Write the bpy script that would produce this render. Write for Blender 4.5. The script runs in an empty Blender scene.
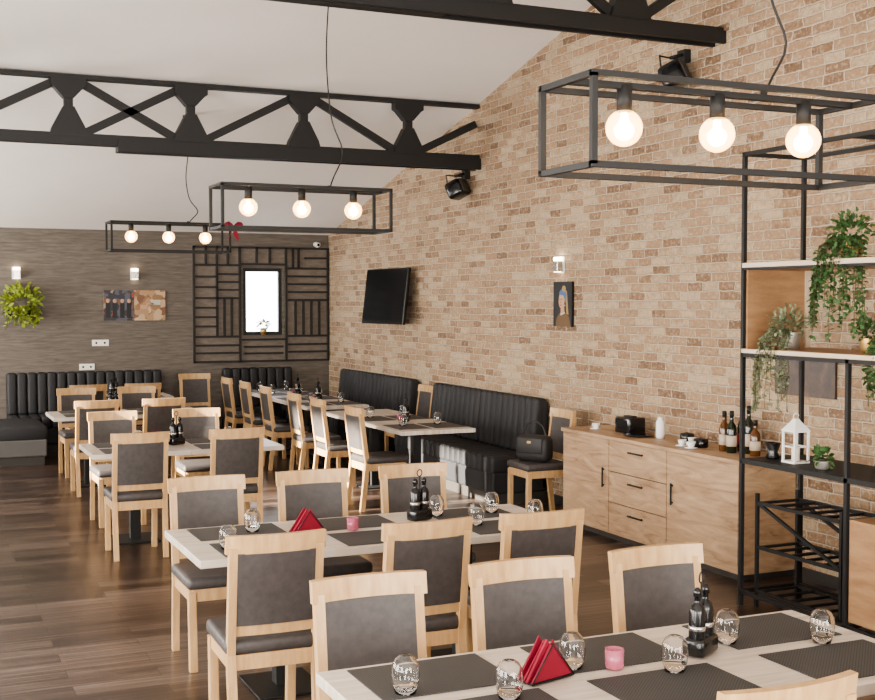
import bpy, bmesh, math, random
from mathutils import Matrix, Vector
random.seed(7)
R=math.radians
# ------------------------------------------------------------ materials
def mat(name, col, rough=.5, metal=0, **k):
    m=bpy.data.materials.new(name); m.use_nodes=True
    b=m.node_tree.nodes['Principled BSDF']
    b.inputs['Base Color'].default_value=(*col,1); b.inputs['Roughness'].default_value=rough
    b.inputs['Metallic'].default_value=metal
    for kk,v in k.items():
        b.inputs[kk.replace('_',' ')].default_value=v
    return m
def nt(m): return m.node_tree, m.node_tree.nodes, m.node_tree.links, m.node_tree.nodes['Principled BSDF']
def ramp(n,stops,interp='LINEAR'):
    r=n.new('ShaderNodeValToRGB'); e=r.color_ramp.elements; r.color_ramp.interpolation=interp
    while len(e)<len(stops): e.new(.5)
    for i,(p,c) in enumerate(stops):
        e[i].position=p; e[i].color=(*c,1)
    return r
def noise_mat(name, stops, scale=(1,1,1), nscale=5, detail=6, rough=.5, bump=0, distort=0, nrough=.6, **k):
    m=mat(name,stops[0][1],rough,**k); t,n,l,b=nt(m)
    tc=n.new('ShaderNodeTexCoord'); mp=n.new('ShaderNodeMapping'); mp.inputs['Scale'].default_value=scale
    nz=n.new('ShaderNodeTexNoise'); nz.inputs['Scale'].default_value=nscale; nz.inputs['Detail'].default_value=detail
    nz.inputs['Roughness'].default_value=nrough; nz.inputs['Distortion'].default_value=distort
    r=ramp(n,stops)
    l.new(tc.outputs['Object'],mp.inputs[0]); l.new(mp.outputs[0],nz.inputs['Vector']); l.new(nz.outputs['Fac'],r.inputs[0])
    l.new(r.outputs[0],b.inputs['Base Color'])
    if bump:
        bp=n.new('ShaderNodeBump'); bp.inputs['Strength'].default_value=bump; bp.inputs['Distance'].default_value=.01
        l.new(nz.outputs['Fac'],bp.inputs['Height']); l.new(bp.outputs[0],b.inputs['Normal'])
    return m
def emis(name,col,s):
    m=mat(name,col); b=m.node_tree.nodes['Principled BSDF']
    b.inputs['Emission Color'].default_value=(*col,1); b.inputs['Emission Strength'].default_value=s
    return m
def brick_mat():
    m=mat('brick_cladding',(.5,.3,.2),.85); t,n,l,b=nt(m)
    tc=n.new('ShaderNodeTexCoord'); sp=n.new('ShaderNodeSeparateXYZ'); cb=n.new('ShaderNodeCombineXYZ')
    l.new(tc.outputs['Object'],sp.inputs[0]); l.new(sp.outputs['Y'],cb.inputs['X']); l.new(sp.outputs['Z'],cb.inputs['Y'])
    nz0=n.new('ShaderNodeTexNoise'); nz0.inputs['Scale'].default_value=12; nz0.inputs['Detail'].default_value=5
    l.new(cb.outputs[0],nz0.inputs['Vector'])
    vm=n.new('ShaderNodeVectorMath'); vm.operation='MULTIPLY_ADD'
    l.new(nz0.outputs['Color'],vm.inputs[0]); vm.inputs[1].default_value=(.055,.026,0); l.new(cb.outputs[0],vm.inputs[2])
    bt=n.new('ShaderNodeTexBrick'); bt.inputs['Scale'].default_value=1; bt.inputs['Brick Width'].default_value=.20
    bt.squash=1.25; bt.squash_frequency=3; bt.offset=.45
    bt.inputs['Row Height'].default_value=.072; bt.inputs['Mortar Size'].default_value=.009; bt.inputs['Mortar Smooth'].default_value=.7
    bt.inputs['Color1'].default_value=(0,0,0,1); bt.inputs['Color2'].default_value=(1,1,1,1); bt.inputs['Mortar'].default_value=(.5,.5,.5,1)
    l.new(vm.outputs[0],bt.inputs['Vector'])
    nz=n.new('ShaderNodeTexNoise'); nz.inputs['Scale'].default_value=20; nz.inputs['Detail'].default_value=7; nz.inputs['Roughness'].default_value=.78
    l.new(cb.outputs[0],nz.inputs['Vector'])
    mx=n.new('ShaderNodeMix'); mx.data_type='FLOAT'; mx.inputs[0].default_value=.55
    l.new(bt.outputs['Color'],mx.inputs[2]); l.new(nz.outputs['Fac'],mx.inputs[3])
    r=ramp(n,[(.20,(.12,.068,.040)),(.33,(.25,.15,.085)),(.43,(.37,.25,.155)),(.54,(.32,.195,.11)),(.66,(.48,.37,.25)),(.82,(.22,.125,.068))])
    l.new(mx.outputs[0],r.inputs[0])
    m2=n.new('ShaderNodeMix'); m2.data_type='RGBA'
    l.new(bt.outputs['Fac'],m2.inputs[0]); l.new(r.outputs[0],m2.inputs[6]); m2.inputs[7].default_value=(.57,.475,.36,1)
    nw=n.new('ShaderNodeTexNoise'); nw.inputs['Scale'].default_value=34; nw.inputs['Detail'].default_value=5; l.new(cb.outputs[0],nw.inputs['Vector'])
    rw=ramp(n,[(.52,(0,0,0)),(.70,(.6,.6,.6))]); l.new(nw.outputs['Fac'],rw.inputs[0])
    m3=n.new('ShaderNodeMix'); m3.data_type='RGBA'; l.new(rw.outputs[0],m3.inputs[0]); l.new(m2.outputs[2],m3.inputs[6]); m3.inputs[7].default_value=(.58,.49,.375,1)
    l.new(m3.outputs[2],b.inputs['Base Color'])
    ma=n.new('ShaderNodeMath'); ma.operation='MULTIPLY_ADD'; ma.inputs[1].default_value=-1
    l.new(bt.outputs['Fac'],ma.inputs[0])
    ms=n.new('ShaderNodeMath'); ms.operation='MULTIPLY'; ms.inputs[1].default_value=1.0; l.new(nz.outputs['Fac'],ms.inputs[0]); l.new(ms.outputs[0],ma.inputs[2])
    bp=n.new('ShaderNodeBump'); bp.inputs['Strength'].default_value=.95; bp.inputs['Distance'].default_value=.016
    l.new(ma.outputs[0],bp.inputs['Height']); l.new(bp.outputs[0],b.inputs['Normal'])
    return m
def floor_mat():
    m=mat('laminate_planks',(.15,.1,.07),.28); t,n,l,b=nt(m)
    tc=n.new('ShaderNodeTexCoord')
    bt=n.new('ShaderNodeTexBrick'); bt.offset=.37; bt.offset_frequency=2; bt.inputs['Scale'].default_value=1; bt.inputs['Brick Width'].default_value=1.2
    bt.inputs['Row Height'].default_value=.15; bt.inputs['Mortar Size'].default_value=.0018; bt.inputs['Mortar Smooth'].default_value=.1
    bt.inputs['Color1'].default_value=(0,0,0,1); bt.inputs['Color2'].default_value=(1,1,1,1); bt.inputs['Mortar'].default_value=(0,0,0,1)
    l.new(tc.outputs['Object'],bt.inputs['Vector'])
    va=n.new('ShaderNodeVectorMath'); va.operation='MULTIPLY_ADD'
    l.new(bt.outputs['Color'],va.inputs[0]); va.inputs[1].default_value=(7,9,0)
    mp=n.new('ShaderNodeMapping'); mp.inputs['Scale'].default_value=(.8,40,1); l.new(tc.outputs['Object'],mp.inputs[0])
    l.new(mp.outputs[0],va.inputs[2])
    nz=n.new('ShaderNodeTexNoise'); nz.inputs['Scale'].default_value=1.2; nz.inputs['Detail'].default_value=5; nz.inputs['Roughness'].default_value=.65
    l.new(va.outputs[0],nz.inputs['Vector'])
    mx=n.new('ShaderNodeMix'); mx.data_type='FLOAT'; mx.inputs[0].default_value=.2
    l.new(nz.outputs['Fac'],mx.inputs[2]); l.new(bt.outputs['Color'],mx.inputs[3])
    r=ramp(n,[(.34,(.012,.007,.005)),(.44,(.034,.020,.015)),(.53,(.062,.039,.029)),(.66,(.16,.118,.095))])
    l.new(mx.outputs[0],r.inputs[0])
    m2=n.new('ShaderNodeMix'); m2.data_type='RGBA'; l.new(bt.outputs['Fac'],m2.inputs[0]); l.new(r.outputs[0],m2.inputs[6]); m2.inputs[7].default_value=(.008,.005,.004,1)
    l.new(m2.outputs[2],b.inputs['Base Color'])
    return m
def weave_mat():
    m=mat('woven_vinyl',(.05,.05,.05),.6); t,n,l,b=nt(m)
    tc=n.new('ShaderNodeTexCoord'); ck=n.new('ShaderNodeTexChecker'); ck.inputs['Scale'].default_value=160
    ck.inputs['Color1'].default_value=(.026,.025,.025,1); ck.inputs['Color2'].default_value=(.065,.062,.06,1)
    l.new(tc.outputs['Object'],ck.inputs[0]); l.new(ck.outputs[0],b.inputs['Base Color']); return m
BRICK=brick_mat(); FLOOR=floor_mat(); WEAVE=weave_mat()
CEIL=noise_mat('ceiling_plaster',[(.3,(.82,.77,.73)),(.7,(.86,.81,.77))],nscale=1.5,rough=.9)
WALLP=mat('painted_wall',(.7,.68,.65),.9)
GREYW=noise_mat('grey_stone_wallpaper',[(.25,(.085,.071,.058)),(.5,(.128,.109,.091)),(.75,(.18,.157,.134))],scale=(1.6,1,16),nscale=2.4,rough=.75,bump=.25,distort=.5)
OAK=noise_mat('light_oak',[(.3,(.41,.245,.115)),(.7,(.56,.37,.19))],scale=(8,8,1.2),nscale=4,rough=.4)
FAB=noise_mat('taupe_leatherette',[(.3,(.048,.042,.041)),(.7,(.070,.061,.058))],nscale=30,rough=.5)
BLACK=mat('charcoal_upholstery',(.018,.018,.020),.65)
PLINTH=mat('dark_plinth',(.04,.035,.03),.6)
GREYBOX=mat('grey_sofa_base',(.11,.105,.10),.6)
METAL=mat('black_powder_coat',(.007,.0065,.0065),.6)
TRUSS=mat('black_steel_paint',(.007,.0065,.0065),.55)
TOP=noise_mat('whitewashed_wood',[(.25,(.34,.28,.22)),(.45,(.52,.45,.38)),(.75,(.66,.61,.55))],scale=(1,14,1),nscale=2.2,rough=.34)
TOPY=noise_mat('whitewashed_wood_long',[(.25,(.34,.28,.22)),(.45,(.52,.45,.38)),(.75,(.66,.61,.55))],scale=(14,1,1),nscale=2.2,rough=.34)
SIDEO=noise_mat('knotty_oak',[(.25,(.17,.095,.05)),(.4,(.32,.205,.12)),(.6,(.42,.285,.175)),(.8,(.50,.365,.24))],scale=(2,1.4,9),nscale=1.6,rough=.5,distort=1.6)
SHWOOD=noise_mat('warm_oak_board',[(.3,(.26,.14,.07)),(.7,(.40,.24,.125))],scale=(2,2,10),nscale=2,rough=.5)
PALE=noise_mat('pale_oak_board',[(.3,(.5,.40,.28)),(.7,(.62,.52,.40))],scale=(2,2,10),nscale=2,rough=.5)
GLASS=mat('clear_glass',(1,1,1),.0,IOR=1.45,Transmission_Weight=1.0)
PINK=mat('pink_candle_glass',(.7,.20,.30),.15,Transmission_Weight=.5)
RED=mat('red_napkin',(.22,.007,.025),.8)
BPLAST=mat('black_gloss',(.008,.008,.009),.2)
WHITE=mat('white_plastic',(.75,.74,.71),.4)
SLAT=mat('dark_slat',(.016,.013,.012),.55)
SLATB=noise_mat('panel_backing',[(.3,(.125,.102,.082)),(.7,(.19,.16,.13))],scale=(3,3,9),nscale=3,rough=.7)
CORE=emis('bulb_filament_glow',(1,.76,.42),30)
BULB=mat('amber_bulb_glass',(1,.8,.5),.05,Alpha=.5,Emission_Color=(1,.55,.18,1),Emission_Strength=3.2)
GOLD=mat('gold_pot',(.55,.36,.14),.35,.8)
SILV=mat('silver_pot',(.5,.47,.42),.35,.7)
SOIL=mat('soil',(.04,.025,.015),.9)
LEAF=noise_mat('leaf_green',[(.3,(.022,.06,.016)),(.7,(.07,.145,.045))],nscale=20,rough=.5)
LEAF2=noise_mat('leaf_yellow_green',[(.3,(.10,.18,.02)),(.7,(.38,.42,.07))],nscale=20,rough=.5)
LEAF3=noise_mat('leaf_grey_green',[(.3,(.11,.14,.08)),(.7,(.24,.27,.16))],nscale=20,rough=.6)
STEM=mat('stem',(.08,.07,.03),.7)
SCREEN=mat('tv_screen',(.006,.007,.009),.12)
CHROME=mat('chrome',(.6,.58,.55),.25,.9)
LABEL=mat('paper_label',(.45,.38,.30),.7); REDL=mat('red_label',(.28,.02,.02),.5)
WINE=mat('dark_bottle',(.010,.013,.006),.08); AMB=mat('amber_bottle',(.09,.035,.01),.1)
BAG=mat('bag_leather',(.02,.018,.018),.55)
CANDLE=mat('candle_wax',(.8,.75,.65),.6)
SUN_BLOCK=mat('roller_blind',(.8,.78,.74),.8)  # for panels added out of view to stop the sun
# ------------------------------------------------------------ mesh builder
class MB:
    def __init__(s): s.v=[]; s.f=[]; s.m=[]; s.s=[]; s.mats=[]
    def mi(s,m):
        if m not in s.mats: s.mats.append(m)
        return s.mats.index(m)
    def add(s,vs,fs,m,smooth=False,M=None):
        o=len(s.v); i=s.mi(m)
        for p in vs:
            p=Vector(p); s.v.append(tuple(M@p if M else p))
        for f in fs: s.f.append([o+k for k in f]); s.m.append(i); s.s.append(smooth)
    def box(s,c,d,m,M=None,bev=0,seg=2,smooth=None):
        bm=bmesh.new(); bmesh.ops.create_cube(bm,size=1)
        bmesh.ops.scale(bm,vec=d,verts=bm.verts)
        if bev: bmesh.ops.bevel(bm,geom=bm.edges[:],offset=min(bev,min(d)*.49),segments=seg,affect='EDGES',profile=.5)
        bmesh.ops.translate(bm,vec=c,verts=bm.verts); bm.verts.ensure_lookup_table(); bm.verts.index_update()
        s.add([v.co.copy() for v in bm.verts],[[v.index for v in f.verts] for f in bm.faces],m,(bev>0) if smooth is None else smooth,M); bm.free()
    def bx(s,x0,x1,y0,y1,z0,z1,m,**k):
        s.box(((x0+x1)/2,(y0+y1)/2,(z0+z1)/2),(abs(x1-x0),abs(y1-y0),abs(z1-z0)),m,**k)
    def beam(s,p,q,w,h,m,up=(0,0,1),bev=0):
        p=Vector(p);q=Vector(q);d=q-p;L=d.length;z=d.normalized();u=Vector(up)
        if abs(z.dot(u))>.98:u=Vector((0,1,0))
        x=u.cross(z).normalized();y=z.cross(x)
        M=Matrix((x,y,z)).transposed().to_4x4(); M.translation=(p+q)/2
        s.box((0,0,0),(w,h,L),m,M=M,bev=bev,smooth=False)
    def tube(s,pts,r,m,seg=8,cap=True):
        pts=[Vector(p) for p in pts]; rr=r if isinstance(r,(list,tuple)) else [r]*len(pts)
        vs=[];fs=[];pu=None
        for i,p in enumerate(pts):
            t=(pts[min(i+1,len(pts)-1)]-pts[max(i-1,0)]).normalized()
            u=pu if pu else (Vector((1,0,0)) if abs(t.x)<.9 else Vector((0,1,0)))
            a=(u-t*u.dot(t)).normalized(); pu=a; b=t.cross(a)
            for k in range(seg):
                an=2*math.pi*k/seg; vs.append(p+(a*math.cos(an)+b*math.sin(an))*rr[i])
        for i in range(len(pts)-1):
            for k in range(seg):
                k2=(k+1)%seg; fs.append([i*seg+k,i*seg+k2,(i+1)*seg+k2,(i+1)*seg+k])
        if cap: fs.append(list(range(seg))[::-1]); fs.append([(len(pts)-1)*seg+k for k in range(seg)])
        s.add(vs,fs,m,True)
    def lathe(s,prof,c,m,seg=24,M=None,smooth=True):
        vs=[];fs=[]
        for (r,z) in prof:
            for k in range(seg):
                an=2*math.pi*k/seg; vs.append((c[0]+r*math.cos(an),c[1]+r*math.sin(an),c[2]+z))
        for i in range(len(prof)-1):
            for k in range(seg):
                k2=(k+1)%seg; fs.append([i*seg+k,i*seg+k2,(i+1)*seg+k2,(i+1)*seg+k])
        if prof[0][0]>.0001: fs.append(list(range(seg))[::-1])
        if prof[-1][0]>.0001: fs.append([(len(prof)-1)*seg+k for k in range(seg)])
        s.add(vs,fs,m,smooth,M)
    def prism(s,poly,axis,a0,a1,m):
        n=len(poly)
        def P(u,v,a): return (a,u,v) if axis=='x' else ((u,a,v) if axis=='y' else (u,v,a))
        vs=[P(u,v,a0) for u,v in poly]+[P(u,v,a1) for u,v in poly]
        fs=[list(range(n)),[n+i for i in range(n)][::-1]]+[[i,(i+1)%n,n+(i+1)%n,n+i][::-1] for i in range(n)]
        s.add(vs,fs,m)
    def slab(s,xs,yf,z0,z1,th,m,smooth=True):
        vs=[];fs=[];n=len(xs)
        for x in xs:
            for (z,o) in ((z0,-th/2),(z1,-th/2),(z1,th/2),(z0,th/2)): vs.append((x,yf(x,z)+o,z))
        for i in range(n-1):
            for k in range(4):
                k2=(k+1)%4; fs.append([i*4+k,i*4+k2,(i+1)*4+k2,(i+1)*4+k])
        fs.append([3,2,1,0]); fs.append([(n-1)*4+k for k in range(4)])
        s.add(vs,fs,m,False)
    def leaf(s,p,d,L,W,m,up=None):
        p=Vector(p); d=Vector(d).normalized(); u=Vector(up or (random.uniform(-1,1),random.uniform(-1,1),1))
        x=d.cross(u)
        if x.length<.01:x=Vector((1,0,0))
        x.normalize(); nrm=x.cross(d)
        s.add([p,p+d*L*.35+x*W/2+nrm*W*.15,p+d*L*.75+x*W*.35+nrm*W*.1,p+d*L-nrm*W*.2,p+d*L*.75-x*W*.35+nrm*W*.1,p+d*L*.35-x*W/2+nrm*W*.15,p+d*L*.5],
              [[0,1,6],[1,2,6],[2,3,6],[3,4,6],[4,5,6],[5,0,6]],m,True)
    def mesh(s,name):
        me=bpy.data.meshes.new(name); me.from_pydata(s.v,[],s.f)
        for m in s.mats: me.materials.append(m)
        me.polygons.foreach_set('material_index',s.m); me.polygons.foreach_set('use_smooth',s.s)
        me.update()
        bm=bmesh.new(); bm.from_mesh(me); bmesh.ops.recalc_face_normals(bm,faces=bm.faces); bm.to_mesh(me); bm.free()
        return me
    def obj(s,name,loc=(0,0,0),rz=0): return put(s.mesh(name),name,loc,rz)
def put(me,name,loc=(0,0,0),rz=0):
    o=bpy.data.objects.new(name,me); bpy.context.collection.objects.link(o); o.location=loc; o.rotation_euler=(0,0,R(rz)); return o
# ------------------------------------------------------------ room shell
XW=5.7; YB=16.6; XL=-2.6; YF=-3.0; YR=7.0; ZE=2.89; SL=.232
def zc(y): return ZE+SL*(YB-y) if y>=YR else ZE+SL*(YB-YR)-SL*(YR-y)
b=MB(); b.bx(XL-.2,XW+.2,YF-.2,YB+.2,-.1,0,FLOOR); b.obj('floor')
b=MB(); b.prism([(YF-.2,0),(YB+.2,0),(YB+.2,ZE-.05),(YR,zc(YR)+.05),(YF-.2,zc(YF)-.0)],'x',XW,XW+.2,BRICK); b.obj('wall_right')
b=MB(); t=.12
b.prism([(YB+.2,zc(YB+.2)),(YB+.2,zc(YB+.2)+t),(YR,zc(YR)+t),(YR,zc(YR))],'x',XL-.2,XW+.2,CEIL)
b.prism([(YF-.2,zc(YF-.2)),(YR,zc(YR)),(YR,zc(YR)+t),(YF-.2,zc(YF-.2)+t)],'x',XL-.2,XW+.2,CEIL); b.obj('ceiling')
wx0,wx1,wz0,wz1=4.43,5.0,1.45,2.40
b=MB(); b.bx(XL,wx0,YB,YB+.2,0,ZE,GREYW); b.bx(wx1,XW,YB,YB+.2,0,ZE,GREYW); b.bx(wx0,wx1,YB,YB+.2,0,wz0,GREYW); b.bx(wx0,wx1,YB,YB+.2,wz1,ZE,GREYW); b.obj('wall_back')
def winframe(name,axis,a0,a1,z0,z1,c,fr,mm,mull=1,sun_block=False):
    b=MB()
    def bb(u0,u1,w0,w1,th=.05,m=mm,cc=None):
        cc=c if cc is None else cc
        if axis=='y': b.bx(u0,u1,cc-th/2,cc+th/2,w0,w1,m)
        else: b.bx(cc-th/2,cc+th/2,u0,u1,w0,w1,m)
    bb(a0,a0+fr,z0,z1);bb(a1-fr,a1,z0,z1);bb(a0+fr,a1-fr,z0,z0+fr);bb(a0+fr,a1-fr,z1-fr,z1)
    for i in range(mull):
        x=a0+(a1-a0)*(i+1)/(mull+1); bb(x-fr/2,x+fr/2,z0+fr,z1-fr)
    if sun_block: bb(a0,a1,z0,z1,.01,SUN_BLOCK,c+.045)  # added panel closing an unseen window against the sun
    return b.obj(name)
winframe('window_1','y',wx0,wx1,wz0,wz1,YB+.05,.05,SLAT,0)
wins=[(-1.2,1.4,.7),(2.4,5.0,.7),(6.0,8.6,.7),(10.3,12.4,1.45),(13.2,15.8,.7)]  # unseen windows; one sill is raised to shape the sun patch inside
b=MB(); prev=YF-.2
for a,c,z in wins: b.bx(XL-.2,XL,prev,a,0,2.55,WALLP); b.bx(XL-.2,XL,a,c,0,z,WALLP); prev=c
b.bx(XL-.2,XL,prev,YB+.2,0,2.55,WALLP)
b.prism([(YF-.2,2.55),(YB+.2,2.55),(YB+.2,ZE-.06),(YR,zc(YR)),(YF-.2,zc(YF-.2))],'x',XL-.2,XL,WALLP); b.obj('wall_left')
for i,(a,c,z) in enumerate(wins): winframe(f'window_{i+2}','x',a,c,z,2.55,XL-.1,.05,METAL,2 if i!=3 else 0,sun_block=(i!=3))
b=MB(); b.bx(XL,-1.6,YF-.2,YF,0,2.75,WALLP); b.bx(1.2,2.0,YF-.2,YF,0,2.75,WALLP); b.bx(4.8,XW,YF-.2,YF,0,2.75,WALLP)
for a,c in ((-1.6,1.2),(2.0,4.8)): b.bx(a,c,YF-.2,YF,0,.5,WALLP); b.bx(a,c,YF-.2,YF,2.5,2.75,WALLP)
b.obj('wall_front')
winframe('window_7','y',-1.6,1.2,.5,2.5,YF-.1,.06,METAL,2); winframe('window_8','y',2.0,4.8,.5,2.5,YF-.1,.06,METAL,2)
b=MB(); b.bx(XL,XW,YB-.015,YB,0,.08,PLINTH); b.obj('baseboard_back')
b=MB(); b.bx(XW-.015,XW,YF,YB-.015,0,.08,PLINTH); b.obj('baseboard_right')
# slatted panel around window
b=MB(); px0,px1,pz0,pz1=3.71,5.69,1.07,2.70; y1=YB-.001
for (a,c,d,e) in ((px0,wx0-.04,pz0,pz1),(wx1+.04,px1,pz0,pz1),(wx0-.04,wx1+.04,pz0,wz0-.04),(wx0-.04,wx1+.04,wz1+.04,pz1)):
    b.bx(a,c,y1-.015,y1,d,e,SLATB)
w=.028
def sl(x0,x1,z0,z1): b.bx(x0,x1,y1-.05,y1-.015,z0,z1,SLAT)
for z in (pz0,pz1-w): sl(px0,px1,z,z+w)
for x in (px0,px1-w): sl(x,x+w,pz0,pz1)
for x in (wx0-.07,wx1+.035): sl(x,x+w,pz0,pz1)
for z in (wz0-.075,wz1+.04): sl(wx0-.035,wx1+.035,z,z+w)
def hs(x0,x1,z0,z1,n):
    for i in range(1,n+1):
        z=z0+(z1-z0)*i/(n+1); sl(x0,x1,z-w/2,z+w/2)
def vs_(x0,x1,z0,z1,n):
    for i in range(1,n+1):
        x=x0+(x1-x0)*i/(n+1); sl(x-w/2,x+w/2,z0,z1)
xa,xb=px0+w,wx0-.07; xm=(xa+xb)/2
vs_(xa,xb,2.44,pz1,3); sl(xa,xb,2.42,2.45); hs(xa,xm,1.98,2.42,2); hs(xm,xb,1.98,2.42,3); sl(xm-.015,xm+.015,1.45,2.42); sl(xa,xb,1.96,1.99)
vs_(xm,xb,1.45,1.97,2); hs(xa,xm,1.45,1.97,3); sl(xa,xb,1.42,1.45); hs(xa,xb,1.1,1.42,2)
xa,xb=wx1+.07,px1-w
vs_(xa,xa+.25,2.4,pz1,2); hs(xa+.25,xb,2.4,pz1,1); sl(xa,xb,2.385,2.415); hs(xa,xb,1.95,2.4,3); sl(xa,xb,1.93,1.965); vs_(xa,xb,1.45,1.93,4); sl(xa,xb,1.42,1.45); hs(xa,xb,1.1,1.42,2)
vs_(wx0,wx1,wz1+.07,pz1,2); hs(wx0,wx1,1.1,wz0-.07,2)
b.obj('slatted_wall_panel')
# ------------------------------------------------------------ trusses
def truss(Y,zb,zt,name,dw=.10,k=1.0):
    b=MB(); x0=XL+.002; x1=XW-.002
    b.bx(x0,x1,Y-.05,Y+.05,zb-.035*k,zb+.07*k,TRUSS); b.bx(1.9,x1,Y-.085,Y-.05,zb-.085*k,zb+.03*k,TRUSS); b.bx(1.9,x1,Y+.05,Y+.085,zb-.085*k,zb+.03*k,TRUSS)
    b.bx(1.9,3.4,Y-.05,Y+.05,zb-.09*k,zb-.035*k,TRUSS)
    b.bx(x0,x1,Y-.05,Y+.05,zt-.04,zt,TRUSS)
    nodes=[4.88-1.14*i for i in range(7)]
    lo,hi=zb+.05,zt-.035; h=hi-lo
    for x in nodes:
        b.beam((x,Y,lo),(x,Y,hi),.08,.08,TRUSS)
        b.prism([(x-.16,hi),(x+.16,hi),(x+.16,hi-.07),(x+.13,hi-.09),(x+.045,hi-h*.35),(x-.045,hi-h*.35),(x-.13,hi-.09),(x-.16,hi-.07)],'y',Y-.055,Y+.055,TRUSS)
        b.prism([(x-.17,lo),(x+.17,lo),(x+.15,lo+.07),(x+.05,lo+h*.5),(x-.05,lo+h*.5),(x-.15,lo+.07)],'y',Y-.054,Y+.054,TRUSS)
    def dg(a,za,c,zz): b.beam((a,Y,za),(c,Y,zz),dw,.05,TRUSS,up=(0,1,0))
    lo+=.03; hi-=.05
    dg(nodes[0]+.12,lo,x1-.03,hi-.12); dg(nodes[1]+.15,hi,nodes[0]-.15,lo); dg(nodes[2]+.15,lo,nodes[1]-.15,hi)
    dg(nodes[3]+.15,hi,nodes[2]-.15,lo); dg(nodes[3]+.15,lo,nodes[2]-.15,hi); dg(nodes[4]+.15,lo,nodes[3]-.15,hi)
    dg(nodes[5]+.15,hi,nodes[4]-.15,lo); dg(nodes[6]+.15,lo,nodes[5]-.15,hi)
    b.obj(name)
truss(11.66,3.42,4.03,'roof_truss',.075); truss(7.50,3.93,4.66,'roof_truss',.075,.8)
# ------------------------------------------------------------ furniture meshes
def chair_mesh():
    b=MB(); K=.93
    for sx in (-1,1):
        b.beam((sx*.195*K,.235,0),(sx*.2*K,.185,.44),.036,.042,OAK); b.beam((sx*.2*K,.185,.42),(sx*.2*K,.245,.90),.034,.040,OAK)
        b.beam((sx*.19*K,-.2,0),(sx*.195*K,-.195,.42),.042,.042,OAK,bev=.004)
        b.beam((sx*.196*K,-.19,.40),(sx*.196*K,.19,.40),.024,.065,OAK)
    b.beam((-.18,-.197,.40),(.18,-.197,.40),.065,.024,OAK,up=(0,1,0)) ; b.beam((-.18,.187,.40),(.18,.187,.40),.065,.024,OAK,up=(0,1,0))
    yf=lambda x,z: .262+(z-.9)*.14-.035*(x/.23)**2+.003
    xs=[-.215+.43*i/12 for i in range(13)]
    b.slab(xs,yf,.872,.950,.03,OAK)
    b.slab([x*.8 for x in xs],lambda x,z:.205+(z-.52)*.13-.02*(x/.23)**2,.515,.560,.024,OAK)
    b.slab([x*.79 for x in xs],lambda x,z:.205+(z-.52)*.135-.02*(x/.23)**2,.560,.874,.036,FAB)
    b.box((0,-.012,.462),(.42,.43,.065),FAB,bev=.024,seg=3)
    return b.mesh('dining_chair')
CH=chair_mesh()
def chair(x,y,rz): put(CH,'dining_chair',(x,y,0),rz+random.uniform(-2,2))
for x in (1.50,2.11,2.72): chair(x,3.71,0)
for x in (1.43,2.06,2.65): chair(x,2.64,180)
for x in (1.44,2.13,2.72): chair(x,5.10,180)
for x in (1.54,2.15,2.78): chair(x,6.34,0)
for x in (1.62,2.36): chair(x,9.26,180); chair(x+.09,10.62,0)
for x in (1.76,2.42): chair(x,12.40,180); chair(x+.05,13.75,0)
for x in (2.0,2.65): chair(x,14.75,180)
for y in (10.45,11.5,12.3,13.4,14.3,15.2): chair(4.07,y,90)
chair(5.22,9.42,-90); chair(5.35,12.78,-90); chair(3.64,15.95,0)
def table(x0,x1,y0,y1,n=1,long='x'):
    b=MB(); m=TOP if long=='x' else TOPY
    L=(x1-x0) if long=='x' else (y1-y0)
    for i in range(n):
        a=L*i/n+.001; c=L*(i+1)/n-.001
        q=(x0+a,x0+c,y0,y1) if long=='x' else (x0,x1,y0+a,y0+c)
        b.bx(*q,.712,.75,m,bev=.003,smooth=False)
        cx,cy=(q[0]+q[1])/2,(q[2]+q[3])/2
        b.bx(cx-.04,cx+.04,cy-.04,cy+.04,.014,.69,METAL)
        b.bx(cx-.17,cx+.17,cy-.2,cy+.2,0,.014,METAL,bev=.004,smooth=False)
        b.bx(cx-.25,cx+.25,cy-.035,cy+.035,.69,.712,METAL); b.bx(cx-.035,cx+.035,cy-.25,cy+.25,.69,.712,METAL)
    b.obj('dining_table')
table(1.18,3.08,2.78,3.58,2); table(1.22,3.22,5.35,6.15,2); table(1.33,2.85,9.42,10.2,2); table(1.40,2.95,12.6,13.35,2); table(1.78,3.1,14.95,15.6,1)
table(4.12,4.86,9.98,12.2,2,'y'); table(4.12,4.86,12.75,15.6,3,'y')
def bench(L,name,loc,rz,depth=.62,H=1.0,base=None):
    b=MB(); n=round(L/.125); w=L/n; base=base or BLACK
    b.bx(-L/2+.01,L/2-.01,-depth+.04,-.02,0,.10,PLINTH); b.bx(-L/2,L/2,-depth+.01,-.01,.10,.31,base,bev=.02,smooth=False)
    for i in range(n):
        x=-L/2+w*(i+.5)
        b.box((x,-depth/2-.03,.375),(w*.99,depth-.06,.17),BLACK,bev=.035,seg=3)
        if H>.5:
            M=Matrix.Translation((x,-.13,.45))@Matrix.Rotation(R(-6),4,'X')
            b.box((0,0,(H-.45)/2),(w*.99,.13,H-.45),BLACK,M=M,bev=.035,seg=3)
    if H>.5: b.bx(-L/2,L/2,-.085,-.005,.12,H-.03,BLACK,bev=.02)
    return b.obj(name,loc,rz)
bench(1.22,'channel_tufted_bench',(XW-.02,10.66,0),-90); bench(1.22,'channel_tufted_bench',(XW-.02,11.90,0),-90)
bench(1.24,'channel_tufted_bench',(XW-.02,13.80,0),-90); bench(1.24,'channel_tufted_bench',(XW-.02,15.06,0),-90)
bench(2.0,'channel_tufted_bench',(2.25,YB-.02,0),0)
bench(1.0,'channel_tufted_bench',(4.6,YB-.02,0),0)
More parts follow.
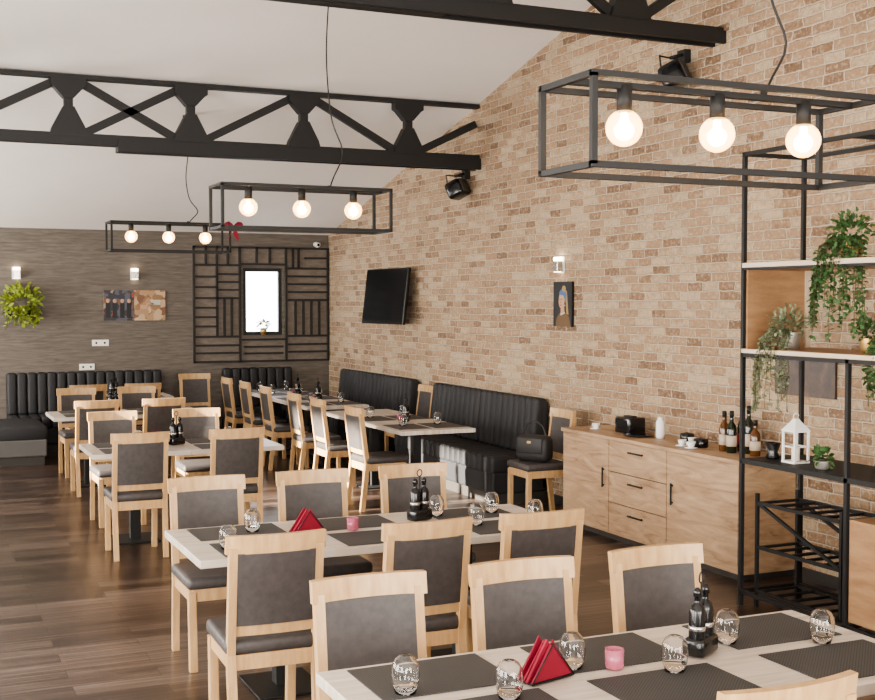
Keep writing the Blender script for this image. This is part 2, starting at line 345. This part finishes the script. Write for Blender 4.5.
bench(1.2,'channel_tufted_bench',(.95,15.32,0),90,depth=.62,H=.46,base=GREYBOX)
# ------------------------------------------------------------ pendant lamps
def pendant(x,y,z0,L=1.2,D=.33,h=.285,wig=.05):
    b=MB(); t=.02; X0,X1,Y0,Y1=-L/2,L/2,-D/2,D/2
    for xx in (X0,X1):
        for yy in (Y0,Y1): b.beam((xx,yy,0),(xx,yy,h),t,t,METAL)
        for z in (0,h): b.beam((xx,Y0,z),(xx,Y1,z),t,t,METAL)
    for yy in (Y0,Y1):
        for z in (0,h): b.beam((X0-t/2,yy,z),(X1+t/2,yy,z),t,t,METAL)
    b.beam((X0,0,h),(X1,0,h),.03,t,METAL)
    for xx in (-.38,0,.38):
        b.tube([(xx,0,h),(xx,0,h-.085)],.026,METAL,20)
        r=.062; c=h-.083-.056
        b.lathe([(.020,.062),(.026,.056)]+[(r*math.cos(R(a)),r*math.sin(R(a))) for a in range(62,-90,-12)]+[(0,-r)],(xx,0,c),BULB,28)
        b.lathe([(.012,.05),(.016,.02),(.030,.008)]+[(.034*math.cos(R(a)),-.008+.034*math.sin(R(a))) for a in range(10,-90,-20)]+[(0,-.042)],(xx,0,c),CORE,20)
    zt=zc(y)-z0
    pts=[]; n=40
    for i in range(n+1):
        q=i/n; k=math.exp(-((q-.12)/.07)**2)
        pts.append((.2+wig*.6*math.sin(q*11)*(1-q)+wig*1.6*k,.01*math.sin(q*14),h+(zt-h-.01)*q))
    b.tube(pts,.005,METAL,6)
    b.tube([(.2,0,h-.004),(.2,0,h+.03)],.012,METAL,8)
    b.tube([(.2,0,zt-.05),(.2,0,zt-.012)],.045,METAL,16)
    b.obj('pendant_cage_lamp',(x,y,z0))
pendant(2.60,3.43,2.355); pendant(2.56,8.02,2.42); pendant(2.54,12.44,2.44)
b=MB()
for s in (-1,1): b.lathe([(.005,-.02),(.04,.03),(.05,.07),(.03,.1),(0,.105)],(0,0,0),RED,12,M=Matrix.Rotation(R(70*s),4,'Y'))
for s in (-.5,.4): b.leaf((0,0,0),(s,0,-1),.14,.05,RED)
b.obj('red_ribbon_bow',(3.16,12.20,2.68))
# ------------------------------------------------------------ speakers
def speaker(x,y,z):
    b=MB(); M=Matrix.Rotation(R(40),4,'Z')@Matrix.Rotation(R(-25),4,'X')
    b.box((0,0,0),(.24,.19,.19),BPLAST,M=M,bev=.04,seg=3); b.box((0,-.098,0),(.19,.012,.15),PLINTH,M=M,bev=.005)
    b.tube([(-.10,.02,-.02),(-.12,.03,.15),(.12,.09,.15),(.10,.08,.0)],.008,METAL,8)
    b.tube([(.0,.06,.15),(.10,.05,.18)],.014,METAL,8); b.box((.13,.06,.17),(.06,.1,.1),METAL)
    b.obj('wall_speaker',(x,y,z))
speaker(5.54,11.84,3.14); speaker(5.54,7.85,3.68)
# ------------------------------------------------------------ tv
b=MB(); b.box((0,0,0),(1.13,.045,.69),BPLAST,bev=.008,smooth=False); b.box((0,-.0235,.005),(1.09,.002,.64),SCREEN)
b.box((0,.04,0),(.6,.05,.35),BPLAST,bev=.01)
me=b.mesh('tv'); o=put(me,'wall_mounted_tv',(5.50,13.85,1.99)); o.rotation_euler=(R(-7),0,R(-90+5))
b=MB(); b.bx(5.56,XW-.001,13.8,13.9,1.97,2.03,METAL); b.bx(XW-.02,XW-.001,13.7,14.0,1.85,2.15,METAL); b.obj('tv_wall_bracket')
# ------------------------------------------------------------ artworks / sconces / outlets
def art_mat(name,stops,sc):
    return noise_mat(name,stops,nscale=sc,detail=4,rough=.4,distort=1.5)
DK=mat('painted_dark',(.006,.007,.009),.5); SKIN=mat('painted_skin',(.46,.27,.17),.6); BLU=mat('painted_blue',(.06,.13,.26),.6); OCH=mat('painted_ochre',(.33,.21,.07),.6); BRN=mat('painted_brown',(.12,.07,.03),.6); LIP=mat('painted_lip',(.3,.04,.035),.6); COL=mat('painted_white',(.45,.42,.36),.6)
b=MB(); b.box((0,0,0),(.024,.34,.42),DK)
def flat(b,pts,m,k): b.add([(-.0122-.0004*k,y,z) for y,z in pts],[list(range(len(pts)))],m)
def ell(cy,cz,ry,rz_,t=0,n=20): return [(cy+ry*math.cos(a)*math.cos(t)-rz_*math.sin(a)*math.sin(t),cz+ry*math.cos(a)*math.sin(t)+rz_*math.sin(a)*math.cos(t)) for a in [2*math.pi*i/n for i in range(n)]]
flat(b,[(.13,-.21),(.11,-.13),(.05,-.085),(-.05,-.075),(-.12,-.12),(-.155,-.21)],BRN,1)
flat(b,[(.04,-.085),(-.03,-.06),(-.05,-.085),(.03,-.108)],COL,2)
flat(b,[(.03,.0),(-.03,.0),(-.04,-.075),(.03,-.085)],SKIN,3)
flat(b,[(-.04,.14),(-.085,.12),(-.10,.0),(-.115,-.10),(-.075,-.09),(-.065,.02)],OCH,3)
flat(b,ell(.012,.035,.056,.075,.15),SKIN,4)
flat(b,[(.064,.075),(.055,.115),(.01,.145),(-.05,.135),(-.078,.09),(-.065,.01),(-.045,.04),(-.02,.08),(.03,.088)],BLU,5)
flat(b,ell(-.03,.145,.035,.028),OCH,6)
for cy in (.042,.008): flat(b,ell(cy,.045,.009,.005),DK,7)
flat(b,[(.034,.035),(.022,.012),(.036,.010)],BRN,7)
flat(b,ell(.026,-.008,.013,.006),LIP,7); flat(b,ell(-.048,-.012,.007,.009),COL,7)
b.obj('portrait_canvas',(XW-.014,9.80,1.90))
def voro(name,stops,sc,scale):
    m=mat(name,(0,0,0),.45); t,n,l,bs=nt(m); tc=n.new('ShaderNodeTexCoord'); mp=n.new('ShaderNodeMapping'); mp.inputs['Scale'].default_value=scale
    v=n.new('ShaderNodeTexVoronoi'); v.inputs['Scale'].default_value=sc; nz=n.new('ShaderNodeTexNoise'); nz.inputs['Scale'].default_value=14
    a=n.new('ShaderNodeVectorMath'); a.operation='MULTIPLY_ADD'; a.inputs[1].default_value=(.12,.12,.12)
    l.new(tc.outputs['Object'],nz.inputs['Vector']); l.new(nz.outputs['Color'],a.inputs[0]); l.new(tc.outputs['Object'],a.inputs[2]); l.new(a.outputs[0],mp.inputs[0]); l.new(mp.outputs[0],v.inputs['Vector'])
    s=n.new('ShaderNodeSeparateColor'); l.new(v.outputs['Color'],s.inputs[0]); r=ramp(n,stops,'CONSTANT'); l.new(s.outputs[0],r.inputs[0]); l.new(r.outputs[0],bs.inputs['Base Color']); return m
A2=voro('print_left',[(0,(.02,.022,.035)),(.35,(.07,.075,.10)),(.55,(.15,.07,.035)),(.7,(.035,.025,.025)),(.85,(.28,.2,.13)),(.95,(.32,.05,.03))],17,(1,.2,.8))
A3=voro('print_right',[(0,(.24,.13,.06)),(.3,(.34,.21,.11)),(.5,(.44,.31,.19)),(.65,(.17,.08,.04)),(.8,(.48,.36,.24)),(.92,(.20,.10,.05))],12,(1,.2,1))
b=MB(); b.box((-.215,0,0),(.40,.025,.41),A2); b.box((.20,0,-.0),(.42,.025,.41),A3)
for cx in (-.36,-.27,-.17,-.08):
    b.box((cx,-.0135,-.07),(.06,.002,.2),DK); b.lathe([(0,-.03),(.022,-.015),(.025,0),(.02,.02),(0,.03)],(0,0,0),SKIN,12,M=Matrix.Translation((cx,-.013,.06))@Matrix.Scale(.1,4,(0,1,0)))
b.box((.12,-.0135,-.02),(.10,.002,.06),SKIN); b.box((.28,-.0135,.04),(.13,.002,.07),COL); b.box((.2,-.0135,.02),(.10,.002,.018),SKIN)
b.obj('diptych_canvas',(2.92,YB-.014,1.875))
A4=art_mat('print_brown',[(.35,(.03,.016,.012)),(.6,(.07,.038,.025)),(.7,(.13,.07,.05))],5)
b=MB(); b.box((0,0,0),(.02,.60,.34),A4); b.obj('landscape_canvas',(XW-.011,6.50,1.44))
WARMG=emis('sconce_led',(1,.8,.55),12)
def sconce(x,y,z,rz):
    b=MB(); b.box((0,-.045,-.015),(.09,.06,.10),CHROME,bev=.006,smooth=False); b.box((0,-.003,0),(.11,.006,.16),WHITE); b.box((0,-.025,0),(.03,.045,.03),CHROME)
    b.box((0,-.045,.055),(.075,.05,.035),WARMG,bev=.004); b.box((0,-.045,-.067),(.07,.04,.004),WARMG); b.obj('wall_sconce',(x,y,z),rz)
sconce(2.92,YB-.001,2.3,0); sconce(1.40,YB-.001,2.3,0); sconce(XW-.001,9.86,2.27,-90)
def outlet(x,z,w):
    b=MB(); b.box((0,-.006,0),(w,.012,.085),WHITE,bev=.004,smooth=False); b.box((0,-.013,0),(w*.85,.002,.06),CANDLE)
    for i in (-1,1): b.tube([(i*w*.25,-.0125,0),(i*w*.25,-.0155,0)],.015,PLINTH,12)
    b.obj('wall_socket',(x,YB-.001,z))
outlet(2.46,1.37,.22); outlet(2.28,1.05,.2)
b=MB(); b.tube([(0,0,0),(0,-.06,0)],.035,WHITE,12); b.lathe([(0,-.04),(.03,-.03),(.045,0),(.045,.03),(0,.035)],(0,-.09,-.01),WHITE,16); b.tube([(0,-.13,-.01),(0,-.136,-.01)],.02,BPLAST,12); b.obj('security_camera',(5.5,YB-.001,2.75))
# ------------------------------------------------------------ plants
def trailing(b,c,n,L,lm,spread=.12,side=None,ls=.045):
    for i in range(n):
        an=random.uniform(0,6.28)
        if side is not None: an=side+random.uniform(-1.1,1.1)
        dx,dy=math.cos(an),math.sin(an); l=L*random.uniform(.4,1); pts=[]
        for k in range(9):
            q=k/8; out=spread*(1-(1-q)**3)*random.uniform(.95,1.05)
            z=.05*math.sin(min(q*4,3.14))-l*max(0,q-.15)**1.1
            pts.append((c[0]+dx*out+.01*math.sin(k+i),c[1]+dy*out+.01*math.cos(k*1.7+i),c[2]+z))
        b.tube(pts,.002,STEM,4,False)
        for k in range(int(l/.016)+4):
            q=random.uniform(.03,1)*8; j=min(int(q),7); f=q-j
            p=Vector(pts[j]).lerp(Vector(pts[j+1]),f)
            b.leaf(p,(random.uniform(-1,1),random.uniform(-1,1),random.uniform(-.9,.4)),ls*random.uniform(.7,1.2),ls*.7,lm)
def bush(b,c,r,n,lm,ls=.06,flat=1):
    for i in range(n):
        d=Vector((random.gauss(0,1),random.gauss(0,1)*flat,random.gauss(0,.7)+.4)).normalized()
        p=Vector(c)+d*r*random.uniform(.3,1); b.leaf(p,d+Vector((random.uniform(-.6,.6),random.uniform(-.6,.6),random.uniform(-.6,.6))),ls*random.uniform(.7,1.3),ls*.55,lm)
def pot(b,r,h,m):
    b.lathe([(r*.72,0),(r*.85,h*.3),(r,h*.95),(r,h),(r*.9,h),(r*.88,h*.88),(0,h*.88)],(0,0,0),m,20); b.lathe([(0,h*.885),(r*.87,h*.886)],(0,0,0),SOIL,20)
b=MB(); pot(b,.07,.11,GOLD); bush(b,(0,0,.16),.12,170,LEAF,.042); trailing(b,(0,0,.1),34,.68,LEAF,.21,side=3.3,ls=.034); b.obj('potted_ivy',(5.0,5.34,2.166))
b=MB(); pot(b,.075,.11,SILV); bush(b,(0,0,.14),.13,200,LEAF3,.038); trailing(b,(0,0,.1),30,.6,LEAF3,.20,side=3.0,ls=.026); b.obj('potted_trailing_plant',(5.0,5.86,1.626))
b=MB(); pot(b,.055,.09,GOLD); bush(b,(0,0,.12),.07,80,LEAF,.04); b.obj('potted_succulent',(5.03,5.22,1.626))
b=MB(); pot(b,.06,.09,SILV); bush(b,(0,0,.11),.08,80,LEAF,.04); trailing(b,(0,0,.08),16,.48,LEAF,.14,side=3.1,ls=.035); b.obj('potted_trailing_plant',(4.98,4.98,1.626))
b=MB(); pot(b,.05,.05,SILV); bush(b,(0,0,.06),.05,50,LEAF,.05); b.obj('potted_succulent',(4.95,5.50,.936))
b=MB(); b.box((0,-.06,-.05),(.34,.12,.10),BPLAST,bev=.01); bush(b,(0,-.12,.08),.25,260,LEAF2,.075,.35); trailing(b,(0,-.1,.0),16,.3,LEAF2,.25,side=-1.57,ls=.06)
b.obj('wall_planter',(1.45,YB-.002,1.83))
b=MB(); b.lathe([(.03,0),(.05,.05),(.045,.1),(.04,.1),(0,.09)],(0,0,0),GOLD,14); bush(b,(0,0,.14),.07,50,LEAF2,.06); b.obj('window_sill_plant',(4.72,YB+.0,wz0+.001))
# ------------------------------------------------------------ sideboard
b=MB(); sx0,sx1,sy0,sy1,sz=5.2,XW-.016,6.58,8.97,.84
b.bx(sx0+.02,sx1,sy0,sy1,.05,sz-.03,SIDEO); b.bx(sx0-.01,sx1,sy0-.01,sy1+.01,sz-.03,sz,SIDEO,bev=.003,smooth=False); b.bx(sx0+.05,sx1,sy0+.03,sy1-.03,0,.05,PLINTH)
def front(y0,y1,z0,z1): b.bx(sx0,sx0+.02,y0+.004,y1-.004,z0+.003,z1-.003,SIDEO,bev=.002,smooth=False)
b.bx(sx0+.015,sx0+.021,sy0+.01,sy1-.01,.06,sz-.035,PLINTH)
def vh(y,z,L=.16): b.bx(sx0-.022,sx0-.014,y-.006,y+.006,z-L/2,z+L/2,METAL); [b.bx(sx0-.016,sx0,y-.005,y+.005,z+k*L*.4-.005,z+k*L*.4+.005,METAL) for k in (-1,1)]
def hh(y,z,L=.14): b.bx(sx0-.022,sx0-.014,y-L/2,y+L/2,z-.006,z+.006,METAL); [b.bx(sx0-.016,sx0,y+k*L*.4-.005,y+k*L*.4+.005,z-.005,z+.005,METAL) for k in (-1,1)]
front(8.23,8.96,.06,.81); vh(8.30,.5)
for i,(a,c) in enumerate(((.06,.31),(.31,.56),(.56,.81))): front(7.43,8.23,a,c); hh(7.83,c-.07,.2)
front(6.59,7.43,.06,.81); vh(7.35,.5)
b.obj('oak_sideboard')
def bottle(y,x,m,lab,h=.30,r=.037):
    b=MB(); b.lathe([(r*.9,0),(r,.008),(r,h*.55),(r*.8,h*.66),(r*.38,h*.74),(r*.34,h*.95),(r*.4,h*.96),(r*.4,h),(0,h)],(0,0,0),m,18)
    b.lathe([(r+.001,h*.16),(r+.001,h*.42)],(0,0,0),lab,18); b.lathe([(r*.42,h*.86),(r*.42,h+.001),(0,h+.001)],(0,0,0),REDL if lab==REDL else METAL,12)
    b.obj('wine_bottle',(x,y,sz+.001))
for q in ((7.16,5.52,WINE,LABEL,.27),(7.06,5.44,AMB,LABEL,.29),(6.98,5.54,WINE,REDL,.32),(6.95,5.42,WINE,LABEL,.30),(6.86,5.50,WINE,LABEL,.34),(6.74,5.46,AMB,LABEL,.25)):
    bottle(*q)
b=MB(); b.box((0,0,.065),(.16,.22,.13),BPLAST,bev=.012); b.box((-.081,0,.075),(.003,.16,.07),SCREEN); b.box((.0,0,.136),(.05,.12,.01),METAL); b.obj('radio_receiver',(5.5,8.38,sz))
b=MB(); b.lathe([(.02,0),(.045,.003),(.05,.006),(.018,.01),(.022,.012),(.034,.05),(.031,.05),(.018,.014),(0,.014)],(0,0,0),WHITE,18); b.tube([(.033,0,.045),(.05,0,.04),(.048,0,.025),(.03,0,.022)],.004,WHITE,6)
cup=b.mesh('coffee_cup')
for x,y,r in ((5.33,7.42,60),(5.48,7.50,10),(5.31,7.28,100),(5.38,8.72,200)): put(cup,'coffee_cup',(x,y,sz+.001),r)
b=MB(); b.lathe([(.05,0),(.055,.01),(.055,.06),(.05,.065),(.02,.07),(0,.075)],(0,0,0),BPLAST,20); sb=b.mesh('sugar_bowl')
put(sb,'sugar_bowl',(5.42,7.31,sz)); put(sb,'sugar_bowl',(5.55,7.66,sz))
b=MB(); b.lathe([(.03,0),(.035,.02),(.035,.13),(.02,.15),(.02,.17),(0,.17)],(0,0,0),WHITE,16); b.obj('sugar_dispenser',(5.48,7.92,sz+.001))
b=MB(); b.lathe([(.05,0),(.12,.012),(.125,.018),(.118,.018),(.05,.006),(0,.006)],(0,0,0),BPLAST,24); b.obj('serving_plate',(5.40,8.1,sz+.001))
# ------------------------------------------------------------ metal shelving unit
b=MB(); X0,X1=4.84,5.31; YS=[6.1,5.18,4.26]; t=.025; ZT=2.855
for yy in YS:
    for xx in (X0,X1):
        b.bx(xx-t/2,xx+t/2,yy-t/2,yy+t/2,0,1.62 if (yy==5.18 and xx==X0) else ZT,METAL)
    for z in (.10,.93,1.60,2.145,ZT): b.beam((X0,yy,z-.0125),(X1,yy,z-.0125),t,t,METAL)
for xx in (X0,X1):
    for z in (.10,.93,1.60,2.145,ZT): b.beam((xx,YS[0],z-.0125),(xx,YS[2],z-.0125),t,t,METAL)
b.bx(X0-.012,X1+.012,YS[2],YS[0],1.60,1.628,SHWOOD); b.bx(X0-.012,X1+.012,YS[2],YS[0],2.12,2.165,SHWOOD); b.bx(X0-.012,X1+.012,YS[2],YS[0],.91,.935,METAL)
b.bx(X0-.014,X0-.012,YS[2],YS[0],1.602,1.626,PALE); b.bx(X0-.014,X0-.012,YS[2],YS[0],2.135,2.163,PALE)
b.bx(X0+.01,X1+.02,YS[0]-.03,YS[0]-.0,1.628,2.12,SHWOOD); b.bx(X1-.01,X1+.03,YS[0]-.045,YS[0]-.03,1.628,2.12,PALE)
b.bx(X0+.005,X1-.01,YS[2]+.01,YS[1]-.02,.12,.70,SHWOOD)
b.bx(X0-.0,X0+.01,YS[2]+.02,YS[1]-.03,.13,.69,SHWOOD)
b.obj('metal_shelving_unit')
b=MB()
for z in (.10,.38,.66):
    for xx in (4.90,5.22): b.beam((xx,5.28,z),(xx,6.02,z+.0),.02,.02,METAL)
    for k in range(6): b.beam((4.90,5.30+k*.14,z),(5.22,5.30+k*.14,z),.016,.016,METAL)
for xx in (4.90,5.22):
    for yy in (5.28,6.02): b.beam((xx,yy,0),(xx,yy,.72),.02,.02,METAL)
    b.beam((xx,5.28,.38),(xx,6.02,.66),.018,.018,METAL)
b.obj('metal_wine_rack')
b=MB()
for z in (0,.19): b.bx(-.06,.06,-.06,.06,z,z+.012,WHITE)
for sx in (-1,1):
    for sy in (-1,1): b.bx(sx*.052-.006,sx*.052+.006,sy*.052-.006,sy*.052+.006,.012,.19,WHITE)
    b.beam((sx*.052,-.05,.1),(sx*.052,.05,.1),.008,.008,WHITE); b.beam((-.05,sx*.052,.1),(.05,sx*.052,.1),.008,.008,WHITE)
b.lathe([(.085,.20),(.03,.255),(.02,.27),(0,.272)],(0,0,0),WHITE,4,M=Matrix.Rotation(R(45),4,'Z'),smooth=False)
b.tube([(.02*math.cos(a*.5),0,.285+.02*math.sin(a*.5)) for a in range(13)],.003,WHITE,6); b.lathe([(.025,.012),(.025,.09),(0,.09)],(0,0,0),CANDLE,14)
b.obj('candle_lantern',(5.0,5.79,.936))
b=MB(); b.lathe([(.04,0),(.045,.01),(.03,.04),(.05,.10),(.045,.1),(.02,.04),(0,.035)],(0,0,0),BPLAST,16); b.obj('ceramic_bowl',(5.0,6.0,.936))
# ------------------------------------------------------------ tabletop things
TZ=.751; TM=TZ+.004
b=MB(); b.box((0,0,.0015),(.45,.32,.003),WEAVE); MATM=b.mesh('placemat')
b=MB(); b.lathe([(.031,0),(.040,.03),(.043,.055),(.040,.085),(.030,.104),(.018,.112),(0,.1135),(0,.1118),(.017,.1103),(.0287,.1025),(.0385,.084),(.0415,.055),(.0385,.03),(.0297,0),(.031,0)],(0,0,0),GLASS,24); GLM=b.mesh('wine_glass')
b=MB(); b.lathe([(.026,0),(.03,.004),(.031,.062),(.028,.062),(.027,.045),(0,.045)],(0,0,0),PINK,18); b.lathe([(0,.0455),(.02,.0455),(.006,.05),(0,.055)],(0,0,0),CANDLE,12); CDM=b.mesh('candle_glass')
def cruet():
    b=MB(); b.box((0,0,.03),(.13,.075,.06),BPLAST,bev=.012)
    for sx in (-1,1):
        b.lathe([(.026,.02),(.028,.03),(.028,.145),(.022,.165),(.010,.175),(.010,.195),(.014,.197),(.013,.215),(.006,.225),(0,.226)],(sx*.032,0,0),BPLAST,16)
        b.lathe([(.0285,.085),(.0285,.10)],(sx*.032,0,0),CHROME,16)
    b.tube([(0,0,.05),(0,0,.235)],.004,METAL,8)
    b.tube([(.018*math.sin(k*math.pi/6),0,.253-.018*math.cos(k*math.pi/6)) for k in range(13)],.003,METAL,6)
    return b.mesh('cruet_set')
CRM=cruet()
def napkin():
    b=MB(); b.bx(-.09,.09,-.035,.035,0,.004,METAL)
    for yy in (-.034,.034):
        pts=[(-.09,yy,.004),(0,yy,.115),(.09,yy,.004)]
        b.tube(pts[:2],.0025,METAL,6); b.tube(pts[1:],.0025,METAL,6)
    for k in range(9):
        y=-.028+.007*k; h=.115+random.uniform(-.014,.014); o=random.uniform(-.012,.012)
        b.prism([(-.085+o,.006),(.085+o,.006),(o,h)],'y',y-.0022,y+.0022,RED)
    return b.mesh('napkin_holder')
NPM=napkin()
for x in (1.50,2.12,2.78):
    put(MATM,'placemat',(x,3.39,TZ)); put(MATM,'placemat',(x+.02,2.99,TZ))
for x,y in ((2.57,3.31),(2.87,3.18),(2.22,3.12),(1.94,3.28),(1.62,3.10),(1.36,3.27)): put(GLM,'wine_glass',(x,y,TM))
put(CRM,'cruet_set',(2.41,3.24,TM),30); put(CDM,'candle_glass',(2.06,3.22,TM)); put(NPM,'napkin_holder',(1.81,3.22,TM),15)
for x in (1.55,2.15,2.85):
    put(MATM,'placemat',(x,5.95,TZ)); put(MATM,'placemat',(x+.02,5.54,TZ))
put(CRM,'cruet_set',(2.52,5.86,TM),20); put(CDM,'candle_glass',(2.1,5.75,TM)); put(NPM,'napkin_holder',(1.86,5.76,TM),10)
for x,y in ((2.98,5.92),(2.66,5.95),(2.74,5.62),(1.4,5.55),(1.62,5.92),(3.08,5.6)): put(GLM,'wine_glass',(x,y,TM))
for yy,xs in ((9.8,(1.65,2.4)),(12.98,(1.75,2.45)),(15.28,(2.1,2.75))):
    for x in xs:
        for s in (-1,1): put(MATM,'placemat',(x,yy+s*.2,TZ)); put(GLM,'wine_glass',(x+.12,yy+s*.15,TM))
    put(CRM,'cruet_set',(2.05 if yy<14 else 2.42,yy,TM),25)
    if yy<14: put(NPM,'napkin_holder',(1.88,yy-.02,TM),20)
for y in (10.35,11.2,13.1,13.9,14.7,15.3):
    for x in (4.32,4.68): put(MATM,'placemat',(x,y,TZ),90); put(GLM,'wine_glass',(x,y+.1,TM))
for y in (10.8,13.5,14.3): put(CRM,'cruet_set',(4.5,y,TM),60); put(CDM,'candle_glass',(4.5,y+.15,TM))
# handbag
b=MB(); b.box((0,0,.12),(.34,.16,.24),BAG,bev=.06,seg=4); b.box((0,-.082,.15),(.26,.02,.14),BAG,bev=.01)
b.tube([(-.12,0,.2)]+[(-.12*math.cos(k*math.pi/8),0,.22+.14*math.sin(k*math.pi/8)) for k in range(9)]+[(.12,0,.2)],.008,BAG,8); b.box((0,-.094,.18),(.04,.006,.02),GOLD)
b.obj('handbag',(5.16,9.40,.496),-60)
# ------------------------------------------------------------ lights
def area(name,loc,rot,sx,sy,p,col=(1,.95,.88)):
    l=bpy.data.lights.new(name,'AREA'); l.shape='RECTANGLE'; l.size=sx; l.size_y=sy; l.energy=p; l.color=col
    o=bpy.data.objects.new(name,l); bpy.context.collection.objects.link(o); o.location=loc; o.rotation_euler=rot
for i,(a,c,z) in enumerate(wins):
    if i==3: continue
    area('window_daylight',(XL+.01,(a+c)/2,1.62),(R(90),0,R(-90)),c-a-.15,1.7,290 if i<4 else 380)  # area lamp added in front of each closed window to emulate its glow
for x in (-.2,3.4): area('window_daylight',(x,YF+.01,1.5),(R(-90),0,R(180)),2.7,1.9,270)  # area lamps added at the unseen rear windows as soft frontal light
s=bpy.data.lights.new('sun','SUN'); s.energy=60; s.angle=R(1.5); s.color=(1,.9,.76); o=bpy.data.objects.new('sun',s); bpy.context.collection.objects.link(o)
o.rotation_euler=Vector((math.cos(R(15)),-.01,-math.sin(R(15)))).to_track_quat('-Z','Y').to_euler()
w=bpy.data.worlds.new('sky'); bpy.context.scene.world=w; w.use_nodes=True
w.node_tree.nodes['Background'].inputs[0].default_value=(.95,.97,1,1); w.node_tree.nodes['Background'].inputs[1].default_value=9
# ------------------------------------------------------------ camera
c=bpy.data.cameras.new('camera'); co=bpy.data.objects.new('camera',c); bpy.context.collection.objects.link(co)
co.location=(0,0,1.92); co.rotation_euler=(R(90-2.29),0,R(-24.13)); c.sensor_width=36; c.lens=36*1200/875; c.clip_start=.05
bpy.context.scene.camera=co
try:
    bpy.context.scene.view_settings.look='AgX - Medium High Contrast'
except Exception as e: print(e)
